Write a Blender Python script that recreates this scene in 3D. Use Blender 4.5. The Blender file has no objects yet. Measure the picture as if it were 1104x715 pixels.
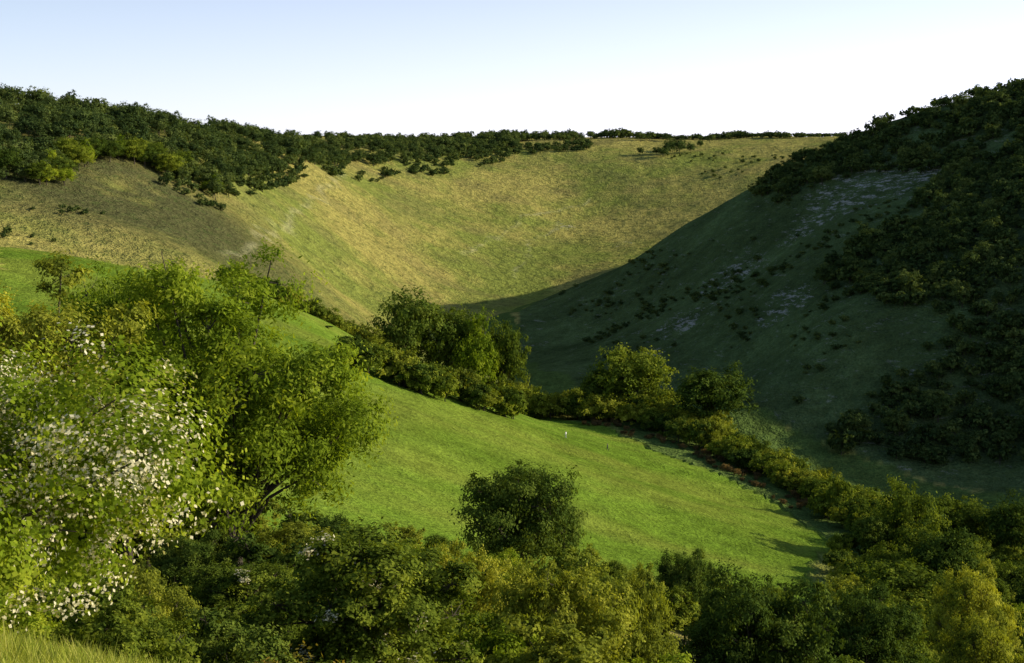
import bpy, math, numpy as np
from mathutils import Vector
SC=bpy.context.scene
F=1517.0; PITCH=math.radians(5.9)
cp,sp=math.cos(PITCH),math.sin(PITCH)
def P(u,v,d):
    a=(u-552)/F; b=(357.5-v)/F
    y=cp+b*sp; z=-sp+b*cp
    return (a/y*d, d, z/y*d)

# ------------------------------------------------------------------ noise
def vnoise(x,y,seed=0):
    x=np.asarray(x,float); y=np.asarray(y,float)
    xi=np.floor(x).astype(np.int64); yi=np.floor(y).astype(np.int64)
    fx=x-xi; fy=y-yi
    fx=fx*fx*(3-2*fx); fy=fy*fy*(3-2*fy)
    def h(a,b):
        n=(a*374761393+b*668265263+seed*982451653)&0x7fffffff
        n=((n^(n>>13))*1274126177)&0x7fffffff
        n=(n^(n>>16))&0xffff
        return n/65535.0
    return (h(xi,yi)*(1-fx)+h(xi+1,yi)*fx)*(1-fy)+(h(xi,yi+1)*(1-fx)+h(xi+1,yi+1)*fx)*fy
def fbm(x,y,seed=0,o=4):
    s=0;a=.5;t=0
    for i in range(o):
        s=s+a*vnoise(x*2**i,y*2**i,seed+i*17); t+=a; a*=.5
    return s/t

# ------------------------------------------------------------------ terrain
C=[]
def W(*p): C.append(p)
def I(u,v,d): C.append(P(u,v,d))
W(0,0,-1.75);W(-3,3,-1.8);W(0,-50,8);W(-60,-30,12);W(60,-40,-8);W(-200,-100,35);W(0,-300,45);W(200,-200,10);W(-3.3,9,-2.85);W(-.8,6.3,-2.75)
W(4,7,-4.6);W(0,15,-7.3);W(-6,16,-5.4);W(-12,14,-4.2);W(0,30,-14.0);W(0,60,-23.5);W(0,100,-32.5)
W(-20,40,-11);W(-13,55,-15.5);W(-50,60,-13);W(-100,80,-6);W(-200,100,10);W(-30,100,-28)
W(30,40,-20);W(60,60,-32);W(120,60,-45);W(50,100,-42);W(110,120,-58)
W(0,150,-43.5);W(44,150,-53);W(-30,150,-38);W(100,170,-64);W(-60,160,-30);W(-120,200,-20);W(-70,250,-31);W(-120,260,-20)
I(400,520,210);I(330,400,285);I(610,467,350);I(850,590,262);I(650,600,215);I(500,430,400);I(250,307,372);I(400,374,395);I(330,341,385)
I(0,264,350);W(-220,350,-4);I(110,279,355)
W(70,215,-68);W(110,250,-73);W(180,220,-78);W(300,100,-82)
# valley floor
I(900,500,358);W(140,310,-72)
I(700,432,432);I(600,398,510);I(560,352,620)
# right hill
W(190,300,-60);W(260,290,-25);W(340,270,5);W(440,240,20)
I(1104,490,360);I(1104,300,420);I(1104,200,500);I(1104,97,610)
I(1000,300,445);I(1000,200,540);I(900,350,430);I(900,250,520);I(800,400,445);I(800,300,555);I(700,340,570);I(640,360,590)
W(230,400,2);W(300,420,34);W(420,420,45)
for u,v,d in [(580,325,700),(640,303,700),(680,282,690),(740,243,680),(800,207,665),(870,172,650),(950,141,630),(1050,114,612)]: I(u,v,d)
for u,v,d in [(680,300,735),(740,264,730),(800,228,725),(870,190,725),(950,160,735),(1050,122,720),(1104,104,700)]: I(u,v,d)
W(300,620,50);W(420,700,50);W(600,500,50)
# head of valley
for u,v,d in [(560,322,735),(590,311,765),(640,296,790),(700,275,830),(800,215,920),(880,170,1000),(700,230,930),(800,190,980),(960,160,960)]: I(u,v,d)
for u,v,d in [(880,149,1110),(780,149,1150),(700,149,1150),(620,149,1150),(560,153,1130),(650,170,1050),(600,250,900),(600,200,1000)]: I(u,v,d)
# far left slope
for u,v,d in [(0,157,520),(0,200,470),(0,240,415),(150,250,450),(150,200,530),(100,153,560),(200,155,640),(250,300,430),(250,255,520),(300,250,600),
  (300,200,700),(300,158,800),(400,250,740),(400,200,860),(400,161,960),(500,250,850),(500,200,960),(500,158,1080),(400,325,600),(480,326,680),(330,300,530)]: I(u,v,d)
for u,v,d in [(400,392,470),(300,338,432),(470,380,560),(120,284,400),(350,365,450)]: I(u,v,d)
W(-300,500,28);W(-300,700,38);W(-300,1000,42);W(0,1400,42);W(400,1300,42);W(-700,500,45);W(-400,200,20);W(900,900,50);W(500,1000,46);W(0,2200,40);W(-1200,1500,42);W(1500,2000,42);W(900,200,10)
C=np.array(C)
SM=14.0
A=np.sqrt(((C[:,None,:2]-C[None,:,:2])**2).sum(2)+SM*SM)
n=len(C)
M=np.zeros((n+1,n+1)); M[:n,:n]=A; M[:n,n]=1; M[n,:n]=1
M[:n,:n]+=-np.eye(n)*0.25
rhs=np.append(C[:,2],0)
SOL=np.linalg.solve(M,rhs)
def T(x,y):
    x=np.atleast_1d(np.asarray(x,float)); y=np.atleast_1d(np.asarray(y,float))
    out=np.full(x.shape,SOL[n])
    for i in range(n):
        out=out+SOL[i]*np.sqrt((x-C[i,0])**2+(y-C[i,1])**2+SM*SM)
    r=np.hypot(x,y-500)
    b=np.clip((r-1300)/1200,0,1); b=b*b*(3-2*b)
    out=out*(1-b)+40*b
    D=np.hypot(x,y)
    amp=np.clip((D-30)/400,0,1)
    out=out+(fbm(x/55+3,y/55+7,3,4)-.5)*6.5*amp+(fbm(x/9,y/9,9,2)-.5)*.8*np.clip(D/150,0.15,1)
    return out
def T1(x,y): return float(T([x],[y])[0])
DS=np.geomspace(3,1500,1300)
def G(u,v,dmin=0):
    p=P(u,v,1.0)
    t=T(DS*p[0],DS)
    h=np.where((t>=DS*p[2])&(DS>dmin))[0]
    d=DS[h[0]] if len(h) else 1150.0
    return (d*p[0],d)
def link(o): SC.collection.objects.link(o); return o

def inpoly(x,y,poly):
    ins=np.zeros(x.shape,bool); m=len(poly)
    for i in range(m):
        x1,y1=poly[i]; x2,y2=poly[(i+1)%m]
        c=((y1>y)!=(y2>y))&(x<(x2-x1)*(y-y1)/((y2-y1) if y2!=y1 else 1e-9)+x1)
        ins^=c
    return ins
def segdist(x,y,pts):
    d=np.full(x.shape,1e9)
    for (x1,y1),(x2,y2) in zip(pts[:-1],pts[1:]):
        L=(x2-x1)**2+(y2-y1)**2+1e-9
        t=np.clip(((x-x1)*(x2-x1)+(y-y1)*(y2-y1))/L,0,1)
        d=np.minimum(d,np.hypot(x-x1-t*(x2-x1),y-y1-t*(y2-y1)))
    return d
def poly(pts):
    r=[]
    for p in pts:
        if len(p)==3: q=P(*p); r.append((q[0],q[1]))
        else: r.append(G(*p))
    return r
def sp_axis(lo,hi,A_,n_):
    t=np.linspace(math.asinh(lo/A_),math.asinh(hi/A_),n_); return A_*np.sinh(t)
xs=np.unique(np.concatenate([sp_axis(-5000,5000,70,420),np.linspace(-260,330,220)])); ys=np.unique(np.concatenate([sp_axis(-1500,7000,70,520),np.linspace(300,1180,300)]))
X,Y=np.meshgrid(xs,ys); X=X.ravel();Y=Y.ravel()
Z=T(X,Y)
nx,ny=len(xs),len(ys)
me=bpy.data.meshes.new("hillside_ground")
V=np.stack([X,Y,Z],1).astype(np.float32)
ii=np.arange(nx*ny).reshape(ny,nx)
Fq=np.stack([ii[:-1,:-1],ii[:-1,1:],ii[1:,1:],ii[1:,:-1]],-1).reshape(-1,4)
def fill(me,V,Fq,smooth=False,mi=None):
    me.vertices.add(len(V)); me.vertices.foreach_set("co",np.ascontiguousarray(V,dtype=np.float32).ravel())
    me.loops.add(Fq.size); me.loops.foreach_set("vertex_index",np.ascontiguousarray(Fq,dtype=np.int32).ravel())
    me.polygons.add(len(Fq)); me.polygons.foreach_set("loop_start",np.arange(0,Fq.size,4,dtype=np.int32))
    if mi is not None: me.polygons.foreach_set("material_index",mi.astype(np.int32))
    me.polygons.foreach_set("use_smooth",np.full(len(Fq),smooth))
    me.update(calc_edges=True)
fill(me,V,Fq,True)

# zones: albedo colour per vertex
field_poly=poly([(0,290),(0,264,352),(110,278,357),(250,306,374),(330,342,386),(400,376,396),(500,428,402),(560,440),(640,458),(700,483),(760,505),(840,545),(900,590),(880,610)])+[(45,200),(20,190),(-10,150),(-40,130),(-70,130),(-130,180),(-160,300)]
jx=(fbm(X/14,Y/14,21,3)-.5)*9; jy=(fbm(X/14+50,Y/14,22,3)-.5)*9
fm=inpoly(X+jx*.5,Y+jy*.5,field_poly)
COL=np.zeros((len(X),4)); COL[:,3]=1
nz=fbm(X/70,Y/70,5,5); n2=fbm(X/22,Y/22,6,4); n4=fbm(X/9,Y/9,44,3)
yel=np.array([.36,.315,.088]); grn=np.array([.215,.245,.052]); brn=np.array([.2,.17,.068]); drk=np.array([.045,.055,.02])
t=np.clip((nz*.75+n4*.25-.37)/.2,0,1)[:,None]
col=yel*t+grn*(1-t)
t=np.clip((n2-.52)/.2,0,1)[:,None]*.4; col=col*(1-t)+brn*t
bx,by=G(140,215)
w=np.clip(1.6-np.hypot((X-bx)/60,(Y-by)/62),0,1)*np.clip((n2-.2)/.2,0,1)
w=w[:,None]; col=col*(1-w)+np.array([.1,.1,.04])*w  # brown scrub below the wood, with tree shade painted into its dark tone
for pl_,wd,st in (([(375,190),(345,215),(300,245),(245,282)],1.5,.45),([(640,215),(560,235),(500,275)],1.2,.45),([(600,240),(575,262),(560,300)],1.0,.45)):
    dd=segdist(X+jx*1.6,Y+jy*1.6,poly(pl_)); w=(np.clip(1.6-dd/wd,0,1)*st*np.clip(n4*2-.4,0,1))[:,None]; col=col*(1-w)+np.array([.42,.4,.22])*w
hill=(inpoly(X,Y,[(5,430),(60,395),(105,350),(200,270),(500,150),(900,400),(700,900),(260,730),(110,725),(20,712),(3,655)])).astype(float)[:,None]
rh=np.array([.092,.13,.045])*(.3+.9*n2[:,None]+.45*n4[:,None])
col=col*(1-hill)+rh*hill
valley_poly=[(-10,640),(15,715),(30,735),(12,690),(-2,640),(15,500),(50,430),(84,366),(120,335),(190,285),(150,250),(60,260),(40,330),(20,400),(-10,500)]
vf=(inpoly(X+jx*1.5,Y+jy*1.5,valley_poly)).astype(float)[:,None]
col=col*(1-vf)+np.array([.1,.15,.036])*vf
n3=fbm(X/35+9,Y/12,33,4)
fc=np.array([.135,.215,.022])*(.72+.56*n2[:,None])
t=np.clip((n3-.42)/.25,0,1)[:,None]*.55
fc=fc*(1-t)+np.array([.21,.235,.038])*t
f_=fm.astype(float)[:,None]
col=col*(1-f_)+fc*f_
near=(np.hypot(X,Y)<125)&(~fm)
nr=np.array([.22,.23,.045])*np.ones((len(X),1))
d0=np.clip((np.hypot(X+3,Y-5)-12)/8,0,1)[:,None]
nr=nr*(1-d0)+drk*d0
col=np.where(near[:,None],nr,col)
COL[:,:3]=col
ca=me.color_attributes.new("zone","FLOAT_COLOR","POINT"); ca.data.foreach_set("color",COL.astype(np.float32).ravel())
at=me.attributes.new("rough","FLOAT","POINT"); at.data.foreach_set("value",(1-f_[:,0]).astype(np.float32))
ck=np.zeros(len(X))
for u,v,rx in [(925,206,30),(980,196,20),(735,350,16),(875,245,16),(790,300,18),(672,264,7),(607,246,8),(850,330,14),(700,385,9)]:
    gx_,gy_=G(u,v); ck=np.maximum(ck,np.clip(1.4-np.hypot(X-gx_,(Y-gy_)*.8)/rx,0,1))
ck=np.maximum(ck,hill[:,0]*.4)*(1-vf[:,0])
at=me.attributes.new("chalk","FLOAT","POINT"); at.data.foreach_set("value",ck.astype(np.float32))
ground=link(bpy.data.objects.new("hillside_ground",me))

# ------------------------------------------------------------------ materials
def newmat(name):
    m=bpy.data.materials.new(name); m.use_nodes=True
    nt=m.node_tree; nt.nodes.clear(); return m,nt
def N(nt,t,**k):
    n_=nt.nodes.new(t)
    for a,b in k.items(): setattr(n_,a,b)
    return n_
def mix(nt,fac,a,b,bt='MIX'):
    m=N(nt,'ShaderNodeMix',data_type='RGBA',blend_type=bt)
    for s,v in ((m.inputs[0],fac),(m.inputs[6],a),(m.inputs[7],b)):
        if isinstance(v,(int,float)): s.default_value=v
        elif isinstance(v,tuple): s.default_value=v
        else: nt.links.new(v,s)
    return m.outputs[2]
def math_(nt,op,a,b=None,clamp=False):
    m=N(nt,'ShaderNodeMath',operation=op,use_clamp=clamp)
    for s,v in ((m.inputs[0],a),(m.inputs[1],b)):
        if v is None: continue
        if isinstance(v,(int,float)): s.default_value=v
        else: nt.links.new(v,s)
    return m.outputs[0]
def noise(nt,vec,scale,detail=5,rough=.6,dist=0):
    n_=N(nt,'ShaderNodeTexNoise'); n_.inputs['Scale'].default_value=scale; n_.inputs['Detail'].default_value=detail; n_.inputs['Roughness'].default_value=rough; n_.inputs['Distortion'].default_value=dist
    nt.links.new(vec,n_.inputs['Vector']); return n_.outputs['Fac']
def maprange(nt,v,a,b,c=0,d=1):
    m=N(nt,'ShaderNodeMapRange'); nt.links.new(v,m.inputs[0])
    for i,k in enumerate((a,b,c,d)): m.inputs[i+1].default_value=k
    return m.outputs[0]

gm,nt=newmat("grassland")
geo=N(nt,'ShaderNodeNewGeometry'); pos=geo.outputs['Position']
zone=N(nt,'ShaderNodeAttribute',attribute_name="zone"); rough=N(nt,'ShaderNodeAttribute',attribute_name="rough"); hl=N(nt,'ShaderNodeAttribute',attribute_name="chalk")
fine=noise(nt,pos,1.4,2,.7); med=noise(nt,pos,.2,4,.75)
mp=N(nt,'ShaderNodeMapping'); mp.inputs['Scale'].default_value=(.08,.08,.5); nt.links.new(pos,mp.inputs['Vector'])
terr=noise(nt,mp.outputs[0],1.0,3,.7,.9)
v1=maprange(nt,fine,.25,.75,.6,1.4); v2=maprange(nt,med,.3,.7,.68,1.32)
def scl(col,val):
    m=N(nt,'ShaderNodeVectorMath',operation='MULTIPLY'); nt.links.new(col,m.inputs[0]); nt.links.new(val,m.inputs[1]); return m.outputs[0]
cc=scl(scl(zone.outputs['Color'],v1),v2)
half=math_(nt,'ADD',math_(nt,'MULTIPLY',rough.outputs['Fac'],.8),.2)
tf=math_(nt,'MULTIPLY',maprange(nt,terr,.52,.72,0,.4),half)
cc=mix(nt,tf,cc,(.085,.115,.032,1))
tus=math_(nt,'MULTIPLY',maprange(nt,noise(nt,pos,.33,3,.7),.52,.64,0,.6),half)
cc=mix(nt,tus,cc,(.075,.105,.03,1))
mp2=N(nt,'ShaderNodeMapping'); mp2.inputs['Scale'].default_value=(.13,.13,.6); mp2.inputs['Location'].default_value=(3,1,7); nt.links.new(pos,mp2.inputs['Vector'])
sc1=noise(nt,mp2.outputs[0],1.0,5,.85)
cm=maprange(nt,math_(nt,'ADD',sc1,math_(nt,'MULTIPLY',hl.outputs['Fac'],.13)),.64,.72)
cm=math_(nt,'MULTIPLY',cm,maprange(nt,hl.outputs['Fac'],.05,.8))
cc=mix(nt,math_(nt,'MULTIPLY',cm,.75),cc,(.48,.44,.39,1))
bs=N(nt,'ShaderNodeBsdfDiffuse')
nt.links.new(cc,bs.inputs['Color'])
bsum=math_(nt,'ADD',math_(nt,'MULTIPLY',fine,.4),math_(nt,'MULTIPLY',math_(nt,'MULTIPLY',med,3.6),math_(nt,'ADD',math_(nt,'MULTIPLY',rough.outputs['Fac'],.75),.25)))
bp=N(nt,'ShaderNodeBump'); bp.inputs['Strength'].default_value=.9; bp.inputs['Distance'].default_value=1.0
nt.links.new(bsum,bp.inputs['Height']); nt.links.new(bp.outputs[0],bs.inputs['Normal'])
o=N(nt,'ShaderNodeOutputMaterial'); nt.links.new(bs.outputs[0],o.inputs[0])
me.materials.append(gm)

def leafmat(name,dark,midc,light,trans=.35,tc=None):
    m,nt=newmat(name)
    a=N(nt,'ShaderNodeAttribute',attribute_name="tint"); oi=N(nt,'ShaderNodeObjectInfo')
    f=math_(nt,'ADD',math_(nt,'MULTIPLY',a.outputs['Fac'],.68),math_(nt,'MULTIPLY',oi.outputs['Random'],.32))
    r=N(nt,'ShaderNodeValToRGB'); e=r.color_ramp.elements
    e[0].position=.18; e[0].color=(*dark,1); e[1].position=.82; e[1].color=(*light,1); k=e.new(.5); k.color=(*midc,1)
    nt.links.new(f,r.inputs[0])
    d=N(nt,'ShaderNodeBsdfDiffuse'); nt.links.new(r.outputs[0],d.inputs['Color'])
    tr=N(nt,'ShaderNodeBsdfTranslucent')
    tcm=mix(nt,1.0,r.outputs[0],(1.35,1.3,.5,1),'MULTIPLY'); nt.links.new(tcm,tr.inputs[0])
    ms=N(nt,'ShaderNodeMixShader'); ms.inputs[0].default_value=trans
    nt.links.new(d.outputs[0],ms.inputs[1]); nt.links.new(tr.outputs[0],ms.inputs[2])
    o=N(nt,'ShaderNodeOutputMaterial'); nt.links.new(ms.outputs[0],o.inputs[0]); return m
bark,nt=newmat("bark")
b_=N(nt,'ShaderNodeBsdfDiffuse'); g_=N(nt,'ShaderNodeNewGeometry'); nn=noise(nt,g_.outputs['Position'],6,3)
nt.links.new(mix(nt,nn,(.04,.032,.022,1),(.13,.11,.085,1)),b_.inputs['Color'])
o=N(nt,'ShaderNodeOutputMaterial'); nt.links.new(b_.outputs[0],o.inputs[0])
L_dark=leafmat("leaf_dark_green",(.03,.055,.012),(.08,.125,.02),(.2,.245,.036),.28)
L_mid=leafmat("leaf_green",(.045,.078,.014),(.155,.205,.024),(.37,.4,.045),.35)
L_ash=leafmat("leaf_ash",(.068,.115,.012),(.22,.3,.022),(.47,.51,.05),.42)
L_yel=leafmat("leaf_yellow_green",(.08,.11,.02),(.26,.29,.032),(.54,.52,.07),.38)
L_rust=leafmat("leaf_rust",(.09,.07,.035),(.17,.12,.05),(.28,.18,.06),.3)
L_bramble=leafmat("leaf_autumn_bramble",(.07,.085,.02),(.19,.17,.035),(.4,.27,.05),.35)
L_far=leafmat("leaf_distant",(.034,.06,.022),(.082,.12,.034),(.18,.215,.055),.28)
L_seed=leafmat("seed_head",(.56,.5,.3),(.74,.68,.46),(.88,.83,.62),.25)
L_grass=leafmat("grass_blade",(.22,.28,.035),(.36,.4,.055),(.52,.5,.12),.35)

# ------------------------------------------------------------------ plants
def tube(pts,rads,k=6):
    pts=np.array(pts,float); vs=[]; fs=[]
    for i,p in enumerate(pts):
        d=pts[min(i+1,len(pts)-1)]-pts[max(i-1,0)]; d/=np.linalg.norm(d)+1e-9
        a=np.cross(d,[.3,1,.2]); a/=np.linalg.norm(a); b=np.cross(d,a)
        for j in range(k):
            t_=2*math.pi*j/k; vs.append(p+rads[i]*(a*math.cos(t_)+b*math.sin(t_)))
    for i in range(len(pts)-1):
        for j in range(k): fs.append((i*k+j,i*k+(j+1)%k,(i+1)*k+(j+1)%k,(i+1)*k+j))
    return np.array(vs),np.array(fs)
def unit(a): return a/(np.linalg.norm(a,axis=-1,keepdims=True)+1e-9)
def plant(name,H,Wd,tf,nl,nsub,nleaf,ls,seed,leaf,asp=.5,lobeR=(.16,.27),seedfrac=0,spread=.45,upb=.4,twigs=False,fillin=.78,cone=0):
    r=np.random.RandomState(seed)
    cz=H*(1+tf)/2; hz=H*(1-tf)/2
    i_=np.arange(nl)+.5; ph=np.arccos(1-2*i_/nl); th=math.pi*(1+5**.5)*i_
    d=np.stack([np.cos(th)*np.sin(ph),np.sin(th)*np.sin(ph),np.cos(ph)],1)+r.randn(nl,3)*.22
    d=unit(d)
    if tf<.1: d[:,2]=np.where(d[:,2]<-.35,-.35-(d[:,2]+.35)*-.3,d[:,2])
    lR=Wd*r.uniform(lobeR[0],lobeR[1],nl)
    rad=r.uniform(.55,1.0,nl); rad[::5]*=.45
    sc=np.array([Wd/2,Wd/2,hz])
    inner=np.maximum(1-lR[:,None]/np.array([Wd/2,Wd/2,hz])*fillin,.25)
    lc=d*rad[:,None]*sc*inner*1.12
    if cone:
        hh=np.clip(lc[:,2]/hz,-1,1)
        k_=unit(lc[:,:2])*(Wd/2-lR[:,None]*.8)*r.uniform(.75,1,(nl,1))
        wl=np.clip(-hh*1.5+.2,0,1)[:,None]*cone
        lc[:,:2]=lc[:,:2]*(1-wl)+k_*wl
    lc[:,2]+=cz
    lc[:,2]=np.maximum(lc[:,2],lR*.35+.02*H)
    ltint=r.rand(nl)
    sd=unit(r.randn(nl,nsub,3)+np.array([0,0,.25])); srad=r.uniform(.5,1.0,(nl,nsub,1))
    scn=lc[:,None]+sd*srad*lR[:,None,None]*np.array([1,1,.85]); scn=scn.reshape(-1,3)
    sR=np.repeat(lR,nsub)*r.uniform(.25,.48,nl*nsub); stint=r.rand(nl*nsub); isseed=r.rand(nl*nsub)<seedfrac
    k=r.randint(0,nl*nsub,nleaf)
    off=r.randn(nleaf,3)*spread*1.1
    p=scn[k]+off*sR[k][:,None]*np.array([1,1,.7])
    li=k//nsub
    nrm=unit(unit(p-lc[li])*.75+np.array([0,0,upb])+r.randn(nleaf,3)*.4)
    tg=unit(np.cross(nrm,r.randn(nleaf,3))); bt=np.cross(nrm,tg)
    l=ls*r.uniform(.6,1.3,nleaf)[:,None]
    keep=p[:,2]>.02
    mi=np.zeros(nleaf,int)
    sk=isseed[k]&(r.rand(nleaf)<.8); mi[sk]=2; l[sk]*=.75; p[sk]+=unit(p[sk]-lc[li[sk]])*.04
    tg[:,2]-=.15
    q=np.stack([p-tg*l*.5,p+bt*l*asp*.5+tg*l*.05,p+tg*l*.5,p-bt*l*asp*.5+tg*l*.05],1)[keep]
    # sunlit look painted into the tint: outside of each clump a lighter green
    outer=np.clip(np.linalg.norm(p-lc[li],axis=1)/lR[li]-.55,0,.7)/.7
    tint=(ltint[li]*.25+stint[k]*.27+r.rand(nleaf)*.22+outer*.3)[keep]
    Vs=[q.reshape(-1,3)]; Fs=[np.arange(len(q)*4).reshape(-1,4)]; MI=[mi[keep]]; TI=[tint]; base=len(q)*4
    tr=H*.02+.01
    top=cz+hz*.3
    lean=(r.rand(2)-.5)*Wd*.1
    parts=[]
    zs=np.linspace(-.3,top,6)
    tp=[(lean[0]*(z/top)**2+ (r.rand()-.5)*tr*2,lean[1]*(z/top)**2,z) for z in zs]
    parts.append(tube(tp,[tr*1.35]+[tr*(1-i/6.5) for i in range(1,6)],7))
    for j in range(nl):
        z0=r.uniform(max(tf*H*.7,.1*H),top*.85); z0=min(z0,max(lc[j,2]*.9,.08*H))
        s=np.array([lean[0]*(z0/top)**2,lean[1]*(z0/top)**2,z0]); e_=lc[j]
        m1=s*.5+e_*.5+np.array([0,0,.06*H])*(r.rand()-.2)
        parts.append(tube([s,m1,e_,e_+(e_-m1)*.25],[tr*.4,tr*.25,tr*.12,tr*.04],4))
        if twigs:
            for s_ in range(0,nsub,2):
                parts.append(tube([e_,e_*.5+scn[j*nsub+s_]*.5+r.randn(3)*.05,scn[j*nsub+s_]],[tr*.1,tr*.06,tr*.02],3))
    for v_,f_2 in parts:
        Vs.append(v_); Fs.append(f_2+base); base+=len(v_); MI.append(np.ones(len(f_2),int)); TI.append(np.zeros(len(f_2)))
    m=bpy.data.meshes.new(name)
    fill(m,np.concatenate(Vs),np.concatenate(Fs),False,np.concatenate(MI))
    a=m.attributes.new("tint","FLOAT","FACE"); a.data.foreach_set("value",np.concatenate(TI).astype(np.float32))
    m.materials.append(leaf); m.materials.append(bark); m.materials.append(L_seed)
    m["H"]=H; m["W"]=Wd
    return m
def coll(name,meshes):
    c=bpy.data.collections.new(name)
    for i,m in enumerate(meshes): c.objects.link(bpy.data.objects.new(f"{name}_{i:02d}",m))
    return c
def scatter(name,cl,pts,scale,seed=0,zsc=(.85,1.2),sink=.1):
    r=np.random.RandomState(seed); pts=np.array(pts); k=len(pts)
    z=T(pts[:,0],pts[:,1])-sink
    m=bpy.data.meshes.new(name); m.vertices.add(k)
    m.vertices.foreach_set("co",np.stack([pts[:,0],pts[:,1],z],1).astype(np.float32).ravel())
    s=np.asarray(scale,float)*np.ones(k); S=np.stack([s*r.uniform(.9,1.15,k),s*r.uniform(.9,1.15,k),s*r.uniform(*zsc,k)],1)
    a=m.attributes.new("scl","FLOAT_VECTOR","POINT"); a.data.foreach_set("vector",S.astype(np.float32).ravel())
    R=np.stack([r.randn(k)*.04,r.randn(k)*.04,r.rand(k)*6.283],1)
    a=m.attributes.new("rot","FLOAT_VECTOR","POINT"); a.data.foreach_set("vector",R.astype(np.float32).ravel())
    a=m.attributes.new("idx","INT","POINT"); a.data.foreach_set("value",r.randint(0,len(cl.objects),k).astype(np.int32))
    m.update()
    o=link(bpy.data.objects.new(name,m))
    ng=bpy.data.node_groups.new(name+"_scatter","GeometryNodeTree")
    ng.interface.new_socket("Geometry",in_out='INPUT',socket_type='NodeSocketGeometry'); ng.interface.new_socket("Geometry",in_out='OUTPUT',socket_type='NodeSocketGeometry')
    gi=ng.nodes.new('NodeGroupInput'); go=ng.nodes.new('NodeGroupOutput'); ip=ng.nodes.new('GeometryNodeInstanceOnPoints'); ci=ng.nodes.new('GeometryNodeCollectionInfo')
    ci.inputs['Collection'].default_value=cl; ci.inputs['Separate Children'].default_value=True; ci.inputs['Reset Children'].default_value=True
    def na(nm,dt):
        q=ng.nodes.new('GeometryNodeInputNamedAttribute'); q.data_type=dt; q.inputs['Name'].default_value=nm; return q.outputs['Attribute']
    L=ng.links.new
    L(gi.outputs[0],ip.inputs['Points']); L(ci.outputs[0],ip.inputs['Instance']); ip.inputs['Pick Instance'].default_value=True
    L(na("idx",'INT'),ip.inputs['Instance Index']); L(na("rot",'FLOAT_VECTOR'),ip.inputs['Rotation']); L(na("scl",'FLOAT_VECTOR'),ip.inputs['Scale'])
    L(ip.outputs[0],go.inputs[0])
    md=o.modifiers.new("scatter","NODES"); md.node_group=ng
    return o
def fillpoly(pl,sp_,seed=0,thr=None,nscale=40,nseed=1):
    r=np.random.RandomState(seed); pl=np.array(pl); lo=pl.min(0); hi=pl.max(0)
    gx,gy=np.meshgrid(np.arange(lo[0],hi[0],sp_),np.arange(lo[1],hi[1],sp_)); gx=gx.ravel()+r.uniform(-.6,.6,gx.size)*sp_; gy=gy.ravel()+r.uniform(-.6,.6,gy.size)*sp_
    k=inpoly(gx,gy,pl)
    if thr is not None: k&=fbm(gx/nscale,gy/nscale,nseed,4)>thr
    return np.stack([gx[k],gy[k]],1)
def strip(line,wid,sp_,seed=0,prob=1):
    r=np.random.RandomState(seed); out=[]
    for (x1,y1),(x2,y2) in zip(line[:-1],line[1:]):
        L=math.hypot(x2-x1,y2-y1); k=max(1,int(L*wid/(sp_*sp_)))
        for i in range(k):
            if r.rand()>prob: continue
            t_=r.rand(); o_=(r.rand()-.5)*wid
            out.append((x1+(x2-x1)*t_-(y2-y1)/L*o_,y1+(y2-y1)*t_+(x2-x1)/L*o_))
    return np.array(out)
RS=np.random.RandomState
far_t=coll("distant_tree",[plant(f"distant_tree_{i}",10,10.5+i%2,.04,11,9,2800,.62,50+i,L_far,.75,(.22,.32),spread=.4) for i in range(5)])
far_b=coll("distant_bush",[plant(f"distant_bush_{i}",3,4.2,.0,8,6,750,.42,70+i,L_far,.75,(.2,.3),spread=.4) for i in range(4)])
midm=[plant(f"mid_tree_{i}",10,10.5,.05,24,11,12500,.35,90+i,[L_mid,L_dark,L_mid,L_ash][i],.65,(.17,.28),spread=.38) for i in range(4)]
mid_t=coll("mid_tree",midm)
midb=[plant(f"mid_bush_{i}",4,5.5,.0,16,7,4200,.28,110+i,[L_mid,L_mid,L_dark,L_yel][i],.65,spread=.4) for i in range(4)]
mid_b=coll("mid_bush",midb)
near_m=[plant(f"near_shrub_{i}",6,6,.0,34,12,26000,.19,130+i,[L_mid,L_ash,L_yel,L_dark,L_mid][i],.55,(.12,.22),spread=.38,twigs=True) for i in range(5)]
near_t=coll("near_shrub",near_m)
rust_c=coll("bracken",[plant(f"bracken_{i}",2.2,3,.0,14,8,5000,.14,150+i,L_rust,.5) for i in range(2)])
bram_c=coll("autumn_bramble",[plant(f"autumn_bramble_{i}",2.2,3,.0,16,9,8000,.1,155+i,L_bramble,.6) for i in range(2)])

# left plateau wood
wood=poly([(-60,203),(0,200),(60,198),(90,180),(130,174),(165,184),(200,202),(235,219),(255,205),(285,190),(330,180),(370,186),(400,182),(440,180),(480,170),(560,160),(560,150,1190),(400,150,1060),(300,150,900),(200,150,730),(100,150,650),(-80,150,610)])
p=fillpoly(wood,7.8,1)
scatter("plateau_woodland",far_t,p,RS(1).uniform(.5,1.15,len(p))*np.clip(1-(p[:,1]-480)/2600,.75,1),3)
p=strip(poly([(-30,200),(60,196),(90,180),(130,172),(200,198),(235,214)]),12,9,4)
scatter("woodland_edge_trees",mid_t,p,RS(6).uniform(.8,1.25,len(p)),3)
wood2=poly([(170,200),(235,232),(262,215),(330,195),(420,193),(560,170),(640,163),(640,154),(500,158),(300,175)])
p=fillpoly(wood2,5.6,2,.4,30,3)
scatter("woodland_edge_scrub",far_b,p,RS(1).uniform(.8,1.8,len(p)),3)
p=strip([P(490,150,1120)[:2],P(560,150,1140)[:2],P(640,150,1150)[:2]],30,6.5,5)
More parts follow.
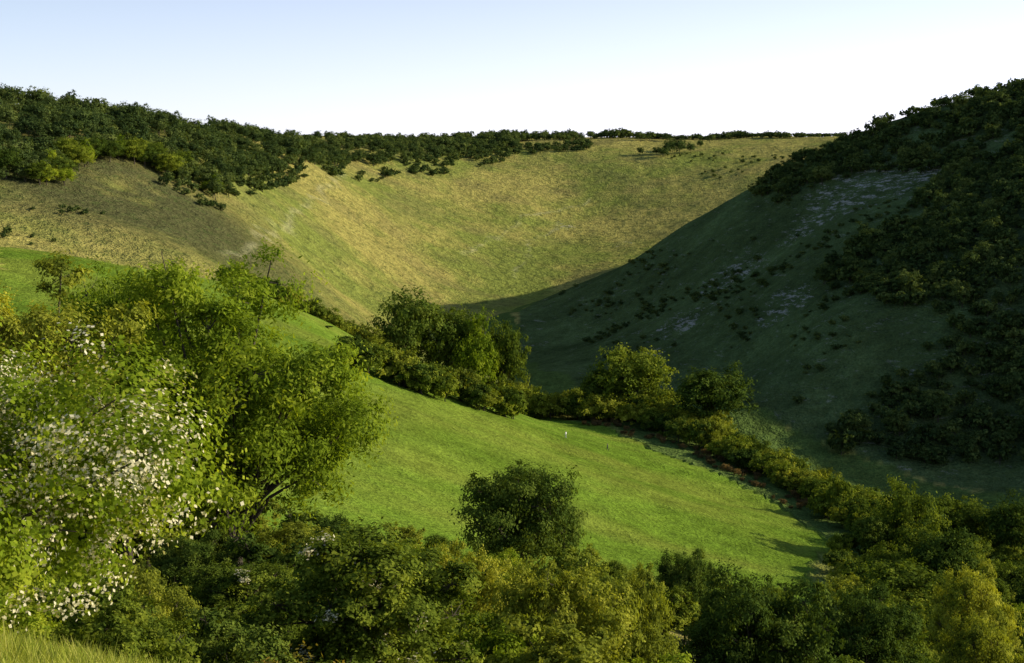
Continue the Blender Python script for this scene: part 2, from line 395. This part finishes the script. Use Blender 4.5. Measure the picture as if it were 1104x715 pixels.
scatter("skyline_tree_belt",far_t,p,RS(3).uniform(.45,.95,len(p)),4)
p=strip([P(640,150,1160)[:2],P(700,150,1160)[:2],P(800,150,1165)[:2],P(910,150,1120)[:2]],16,4,5)
k=fbm(p[:,0]/30,p[:,1]*0,77,3)
scatter("skyline_hedgerow",far_b,p,1.2+4.0*np.clip(k-.38,0,.5)*RS(4).uniform(.5,1.3,len(p)),4)
p=np.array([P(u,150,d)[:2] for u,d in [(480,1050),(468,1050),(543,1120),(316,800),(232,650),(146,560),(720,1060),(733,1065),(708,1060),(745,1070),(725,1075),(715,1050),(690,1060),(755,1090),(765,1120),(690,1130),(700,1140),(720,1140)]])
scatter("skyline_tree_clump",far_t,p,[1.2,1.0,1.1,1.2,1.2,1.2,1,1.1,.8,.8,1,.8,.6,.6,.7,.9,1,.9],5)
p=fillpoly(poly([(-20,262),(0,225),(60,225),(120,235),(130,250),(60,265)]),6,7,.5,20,3)
scatter("slope_scrub",far_b,p,RS(1).uniform(.4,1.1,len(p)),6)
p=fillpoly(poly([(660,168),(870,158),(840,182),(780,195),(700,182)]),10,8,.52,30,4)
scatter("valley_head_scrub",far_b,p,RS(2).uniform(.4,1.1,len(p)),7)
# right hill scrub
hpA=poly([(810,214),(850,186,662),(900,162,645),(1000,130,622),(1104,104,612),(1200,94,600),(1200,185,540),(1050,182),(1000,188),(940,193),(890,202),(840,222)])
hpB=poly([(985,222),(1020,190),(1104,165),(1250,150,560),(1300,330,400),(1250,500,350),(905,494),(890,470),(940,430),(970,390),(1000,345),(930,325),(880,300),(910,270),(955,245)])
p=np.concatenate([fillpoly(hpA,4.8,9,.37,24,8),fillpoly(hpB,4.6,19,.36,24,8)])
scatter("hillside_scrub",far_b,p,RS(3).uniform(.8,2.0,len(p)),8)
p=np.concatenate([fillpoly(hpA,9,10,.43,24,8),fillpoly(hpB,9,20,.38,24,8)])
scatter("hillside_thicket",far_t,p,RS(4).uniform(.35,.8,len(p)),9)
p=fillpoly([P(850,184,655)[:2],P(960,146,635)[:2],P(1104,106,612)[:2],P(1250,90,610)[:2],P(1250,90,635)[:2],P(1104,90,635)[:2],P(960,146,650)[:2]],6,10,.44,14,5)
scatter("hilltop_tree_row",far_b,p,RS(4).uniform(.8,1.8,len(p)),9)
p=fillpoly(poly([(640,385),(600,318),(700,270),(820,208),(920,205),(1000,215),(900,330),(940,400),(890,485),(760,440)]),3.8,11,.57,20,11)
kk=RS(8).rand(len(p))<.6
scatter("hillside_bush_scatter",far_b,p[kk],RS(5).uniform(.25,1.0,len(p))[kk],10,(.6,1.0))
# hedges
p=strip([P(250,300,390)[:2],P(330,335,402)[:2],P(410,372,414)[:2]],9,3.5,12)
scatter("spur_hedgerow",mid_b,p,RS(6).uniform(1.1,1.9,len(p)),11)
tl=poly([(372,398),(430,417),(500,438),(535,446)])
p=strip([(a+1,b+4) for a,b in tl],11,3.4,13)
scatter("hawthorn_thicket",mid_b,p,RS(7).uniform(1.1,2.1,len(p)),12)
p=strip([P(420,380,430)[:2],P(480,380,440)[:2],P(560,410,430)[:2],P(640,440,405)[:2],P(720,450,400)[:2]],26,5.2,14)
scatter("valley_thicket",mid_b,p,RS(8).uniform(1.1,2.2,len(p)),13)
hl_=[G(635,455),G(700,470),G(760,492),G(820,520),G(880,552),G(930,585)]
p=strip([(a+6,b+9) for a,b in hl_],14,3.9,15)
scatter("valley_hedgerow",mid_b,p,RS(9).uniform(1.0,1.9,len(p)),14)
p=strip([(a-1,b-1) for a,b in hl_[:5]],9,3.0,16,.8)
scatter("bracken_strip",rust_c,p,RS(10).uniform(.4,.9,len(p)),15)
p=fillpoly([(55,180),(62,262),(80,290),(120,270),(150,220),(130,170),(100,150)],8.5,17,.3,30,5)
scatter("valley_woodland",mid_t,p,RS(11).uniform(.5,.95,len(p)),16)
p=fillpoly([(40,140),(55,250),(85,295),(130,270),(150,200),(120,130)],6,18)
scatter("valley_undergrowth",mid_b,p,RS(12).uniform(.8,1.5,len(p)),17)

def place(name,mesh,u,d,vtop,wpx,rot=0,sink=.2):
    x,y,zt=P(u,vtop,d); zg=T1(x,y)-sink
    o=link(bpy.data.objects.new(name,mesh)); o.location=(x,y,zg)
    h=max(zt-zg,.5); w=wpx/F*d
    o.scale=(w/mesh["W"],w/mesh["W"],h/mesh["H"]); o.rotation_euler=(0,0,rot)
    return o
place("oak_tree",midm[1],443,420,303,88,0.3)
place("oak_tree",midm[0],484,425,318,80,1.3)
place("ash_tree",midm[3],514,418,335,60,2.3)
place("oak_tree",midm[2],543,425,338,56,2.9)
place("oak_tree",midm[0],683,402,365,92,.9)
place("oak_tree",midm[1],650,405,388,60,2)
place("oak_tree",midm[1],768,380,388,92,1.9)
place("oak_tree",midm[2],982,262,512,78,1.9)
place("oak_tree",midm[0],1035,270,528,80,.9)
place("oak_tree",midm[1],1095,262,528,75,2.9)
place("hawthorn_tree",midm[0],975,215,600,110,2.9)
place("hawthorn_tree",midm[1],1020,235,560,84,3.9)
place("hawthorn_bush",midb[0],905,300,508,34,1)
place("hawthorn_bush",midb[2],305,369,350,16,1)
place("hawthorn_bush",midb[2],352,366,393,28,1)
place("hawthorn_bush",midb[2],548,340,463,10,1)
rt=plant("round_tree",11,13.5,.02,46,14,55000,.25,201,L_dark,.6,(.13,.22),spread=.38,twigs=True)
place("round_field_tree",rt,563,142,484,160,.5)

# foreground
ash=plant("ash_tree_mesh",13,10.5,.06,64,16,110000,.2,301,L_ash,.42,(.11,.19),spread=.48,twigs=True,upb=.35)
place("ash_tree",ash,245,56,262,300,.4)
place("ash_tree",ash,130,62,280,220,2.4)
ash2=plant("field_maple_mesh",11,8,.05,40,16,60000,.17,302,L_yel,.5,(.12,.2),twigs=True)
place("field_maple_tree",ash2,50,52,272,230,.8)
place("field_maple_tree",ash2,-60,50,262,200,2.8)
clem=plant("clematis_mesh",4.3,9.2,.0,80,30,210000,.072,303,L_ash,.8,(.09,.14),seedfrac=.38,spread=.34,cone=.9)
o=link(bpy.data.objects.new("clematis_bush",clem)); o.location=(-8.4,16.6,T1(-8.4,16.6)-.1)
clem2=plant("hawthorn_mesh",8,6.4,.02,60,18,95000,.13,304,L_mid,.6,(.1,.17),seedfrac=.05,spread=.38,twigs=True)
place("hawthorn_tree",clem2,390,35,556,270,1)
place("hawthorn_tree",clem2,255,40,600,170,2.2)
yb=plant("sallow_mesh",6,7,.02,44,16,60000,.14,305,L_yel,.5,(.11,.18),spread=.38,twigs=True)
place("sallow_bush",yb,600,52,592,190,1)
place("sallow_bush",yb,680,62,600,130,2.5)
place("sallow_bush",yb,300,60,560,160,2.5)
place("sallow_bush",yb,150,34,600,150,.5)
db=plant("blackthorn_mesh",7,8,.02,44,16,70000,.15,306,L_dark,.55,(.11,.18),spread=.38,twigs=True)
place("blackthorn_tree",db,820,70,600,190,1)
place("blackthorn_tree",db,930,85,622,150,2)
place("blackthorn_tree",db,740,120,583,80,2)
place("blackthorn_tree",db,205,46,565,120,2)
place("sallow_bush",yb,1060,75,650,120,3)
place("sallow_bush",yb,1050,120,600,110,3)
place("sallow_bush",yb,500,62,575,120,1.2)
r=RS(5)
p=fillpoly([(-45,62),(-50,120),(-20,138),(25,150),(60,150),(80,120),(75,60),(40,35),(15,35),(0,40),(-20,48)],6.6,21)
k=~((np.hypot(p[:,0]-1,p[:,1]-142)<9)); p=p[k]
vv=np.interp(p[:,1],[30,60,100,150],[4.2,5,6,6.5])
scatter("foreground_thicket",near_t,p,r.uniform(.7,1.12,len(p))*vv/6,22,(.8,1.05))
p=fillpoly([(-9,23),(-20,30),(-24,45),(-4,40),(16,38),(14,22),(5,15),(0,17)],2.8,23)
scatter("foreground_undergrowth",near_t,p,r.uniform(.28,.45,len(p)),24)
p=fillpoly([(-3.5,20),(-3,27),(3,27),(2.5,18),(0,16)],2.1,25)
scatter("autumn_bramble_patch",bram_c,p,r.uniform(.65,1.15,len(p)),26)

def tuft(name,seed):
    r=RS(seed); k=45
    b=np.c_[r.randn(k,2)*.06,np.zeros(k)]; a=r.rand(k)*6.283; h=r.uniform(.08,.26,k); ln=r.uniform(.03,.16,k)
    dx=np.stack([np.cos(a),np.sin(a),0*a],1); sd=np.stack([-np.sin(a),np.cos(a),0*a],1)*.004
    m1=b+dx*ln[:,None]*.35+np.c_[0*a,0*a,h*.6]; t1=b+dx*ln[:,None]+np.c_[0*a,0*a,h]
    V_=np.stack([b-sd,b+sd,m1+sd*.8,m1-sd*.8,t1+sd*.15,t1-sd*.15],1).reshape(-1,3)
    i=np.arange(k)[:,None]*6; Ff=np.concatenate([i+np.array([[0,1,2,3]]),i+np.array([[3,2,4,5]])])
    m=bpy.data.meshes.new(name); fill(m,V_,Ff); at=m.attributes.new("tint","FLOAT","FACE"); at.data.foreach_set("value",np.tile(r.rand(k),2).astype(np.float32)); m.materials.append(L_grass); return m
gc=coll("grass_tuft",[tuft(f"tuft_{i}",i) for i in range(4)])
p=fillpoly([(-8,3),(-8,12),(-3,14),(1.5,8),(2,3)],.12,31)
scatter("meadow_grass",gc,p,r.uniform(.6,1.1,len(p)),32,sink=.01)

# ------------------------------------------------------------------ people
def person(name,x,y,face,shirt,trous,hair):
    me=bpy.data.meshes.new(name); 
    vs=[];es=[];rd=[]
    def a(p,r_,par=None):
        vs.append(p); rd.append(r_); 
        if par is not None: es.append((par,len(vs)-1))
        return len(vs)-1
    pel=a((0,0,.95),.15); wa=a((0,0,1.1),.13,pel); ch=a((0,.01,1.32),.16,wa); nk=a((0,.01,1.48),.06,ch); hd=a((0,.03,1.57),.085,nk); h2=a((0,.03,1.66),.09,hd); a((0,.02,1.73),.06,h2); a((0,.13,1.605),.018,hd)
    for s in (-1,1):
        st=.28*s
        hp=a((.1*s,0,.9),.1,pel); kn=a((.11*s,.1*s+.06,.5),.065,hp); an=a((.11*s,st*.9-.03,.09),.042,kn); a((.11*s,st*.9+.13,.04),.035,an)
        sh=a((.19*s,0,1.4),.06,ch); el=a((.25*s,-.1*s-.02,1.12),.043,sh); wr=a((.25*s,-.18*s+.12,.9),.028,el); pm=a((.25*s,-.19*s+.16,.84),.03,wr)
        for q in range(4):
            f1=a((.25*s+.0,-.19*s+.14+.02*q,.79),.009,pm); a((.245*s,-.19*s+.145+.02*q,.755+.005*abs(q-1)),.008,f1)
        a((.23*s,-.19*s+.2,.83),.01,pm)
    me.from_pydata(vs,es,[]); 
    o=link(bpy.data.objects.new(name,me))
    m=o.modifiers.new("skin","SKIN"); 
    for i,sv in enumerate(me.skin_vertices[0].data): sv.radius=(rd[i],rd[i]*(.8 if i in (0,1,2) else 1)); sv.use_root=(i==0)
    m2=o.modifiers.new("sub","SUBSURF"); m2.levels=2; m2.render_levels=2
    mt,nt=newmat(name+"_clothes"); tc=N(nt,'ShaderNodeTexCoord'); sx=N(nt,'ShaderNodeSeparateXYZ'); nt.links.new(tc.outputs['Object'],sx.inputs[0])
    rr=N(nt,'ShaderNodeValToRGB'); rr.color_ramp.interpolation='CONSTANT'; e=rr.color_ramp.elements
    skin=(.45,.27,.18,1)
    e[0].position=0; e[0].color=(.03,.025,.02,1); e[1].position=.05; e[1].color=(*trous,1)
    for ps,cl in ((.5,(*shirt,1)),(.745,skin),(.83,(*hair,1))): k=e.new(ps); k.color=cl
    nt.links.new(math_(nt,'DIVIDE',sx.outputs[2],2.0),rr.inputs[0])
    b=N(nt,'ShaderNodeBsdfPrincipled'); b.inputs['Roughness'].default_value=.85; nt.links.new(rr.outputs[0],b.inputs['Base Color'])
    oo=N(nt,'ShaderNodeOutputMaterial'); nt.links.new(b.outputs[0],oo.inputs[0]); me.materials.append(mt)
    o.location=(x,y,T1(x,y)); o.rotation_euler=(0,0,face)
    return o
x,y=G(610,473); person("walking_person",x,y,1.2,(.85,.85,.83),(.5,.5,.5),(.06,.04,.03))
x,y=G(655,486); person("walking_person",x,y,1.5,(.05,.05,.07),(.04,.04,.05),(.04,.03,.02))

# ------------------------------------------------------------------ light, sky, camera
EL=math.radians(22); AZ=math.radians(89)
s=bpy.data.lights.new("sun","SUN"); s.energy=5; s.angle=math.radians(.5); s.color=(1,.9,.66)
so=link(bpy.data.objects.new("sun",s)); sd=Vector((math.sin(AZ)*math.cos(EL),math.cos(AZ)*math.cos(EL),math.sin(EL)))
so.rotation_euler=sd.to_track_quat('Z','Y').to_euler()
w=bpy.data.worlds.new("World"); SC.world=w; w.use_nodes=True; nt=w.node_tree; nt.nodes.clear()
sk=N(nt,'ShaderNodeTexSky'); sk.sky_type='NISHITA'; sk.sun_disc=False; sk.sun_elevation=EL; sk.sun_rotation=AZ; sk.altitude=150; sk.dust_density=1.0; sk.ozone_density=2.5
tc=N(nt,'ShaderNodeTexCoord'); sx=N(nt,'ShaderNodeSeparateXYZ'); nt.links.new(tc.outputs['Generated'],sx.inputs[0])
hz=math_(nt,'EXPONENT',math_(nt,'MULTIPLY',math_(nt,'ABSOLUTE',sx.outputs[2]),-6.0))
sunw=math_(nt,'ADD',math_(nt,'MULTIPLY',sx.outputs[0],.8),.9)
hf=math_(nt,'MULTIPLY',hz,sunw)
hc=N(nt,'ShaderNodeVectorMath',operation='SCALE'); hc.inputs[0].default_value=(6.4,6.0,8.0); nt.links.new(hf,hc.inputs['Scale'])
ad=N(nt,'ShaderNodeVectorMath',operation='ADD'); 
gs=N(nt,'ShaderNodeVectorMath',operation='SCALE'); gs.inputs['Scale'].default_value=.85; nt.links.new(sk.outputs[0],gs.inputs[0])
nt.links.new(gs.outputs[0],ad.inputs[0]); nt.links.new(hc.outputs[0],ad.inputs[1])
bg=N(nt,'ShaderNodeBackground'); bg.inputs[1].default_value=.15; nt.links.new(ad.outputs[0],bg.inputs[0])
ow=N(nt,'ShaderNodeOutputWorld'); nt.links.new(bg.outputs[0],ow.inputs[0])
cam=bpy.data.cameras.new("camera"); cam.sensor_width=36; cam.lens=F/1104*36; cam.clip_end=20000; cam.clip_start=.2
co=link(bpy.data.objects.new("camera",cam)); co.location=(0,0,0); co.rotation_euler=(math.pi/2-PITCH,0,0); SC.camera=co
SC.view_settings.view_transform='Standard'; SC.view_settings.look='None'; SC.view_settings.exposure=0
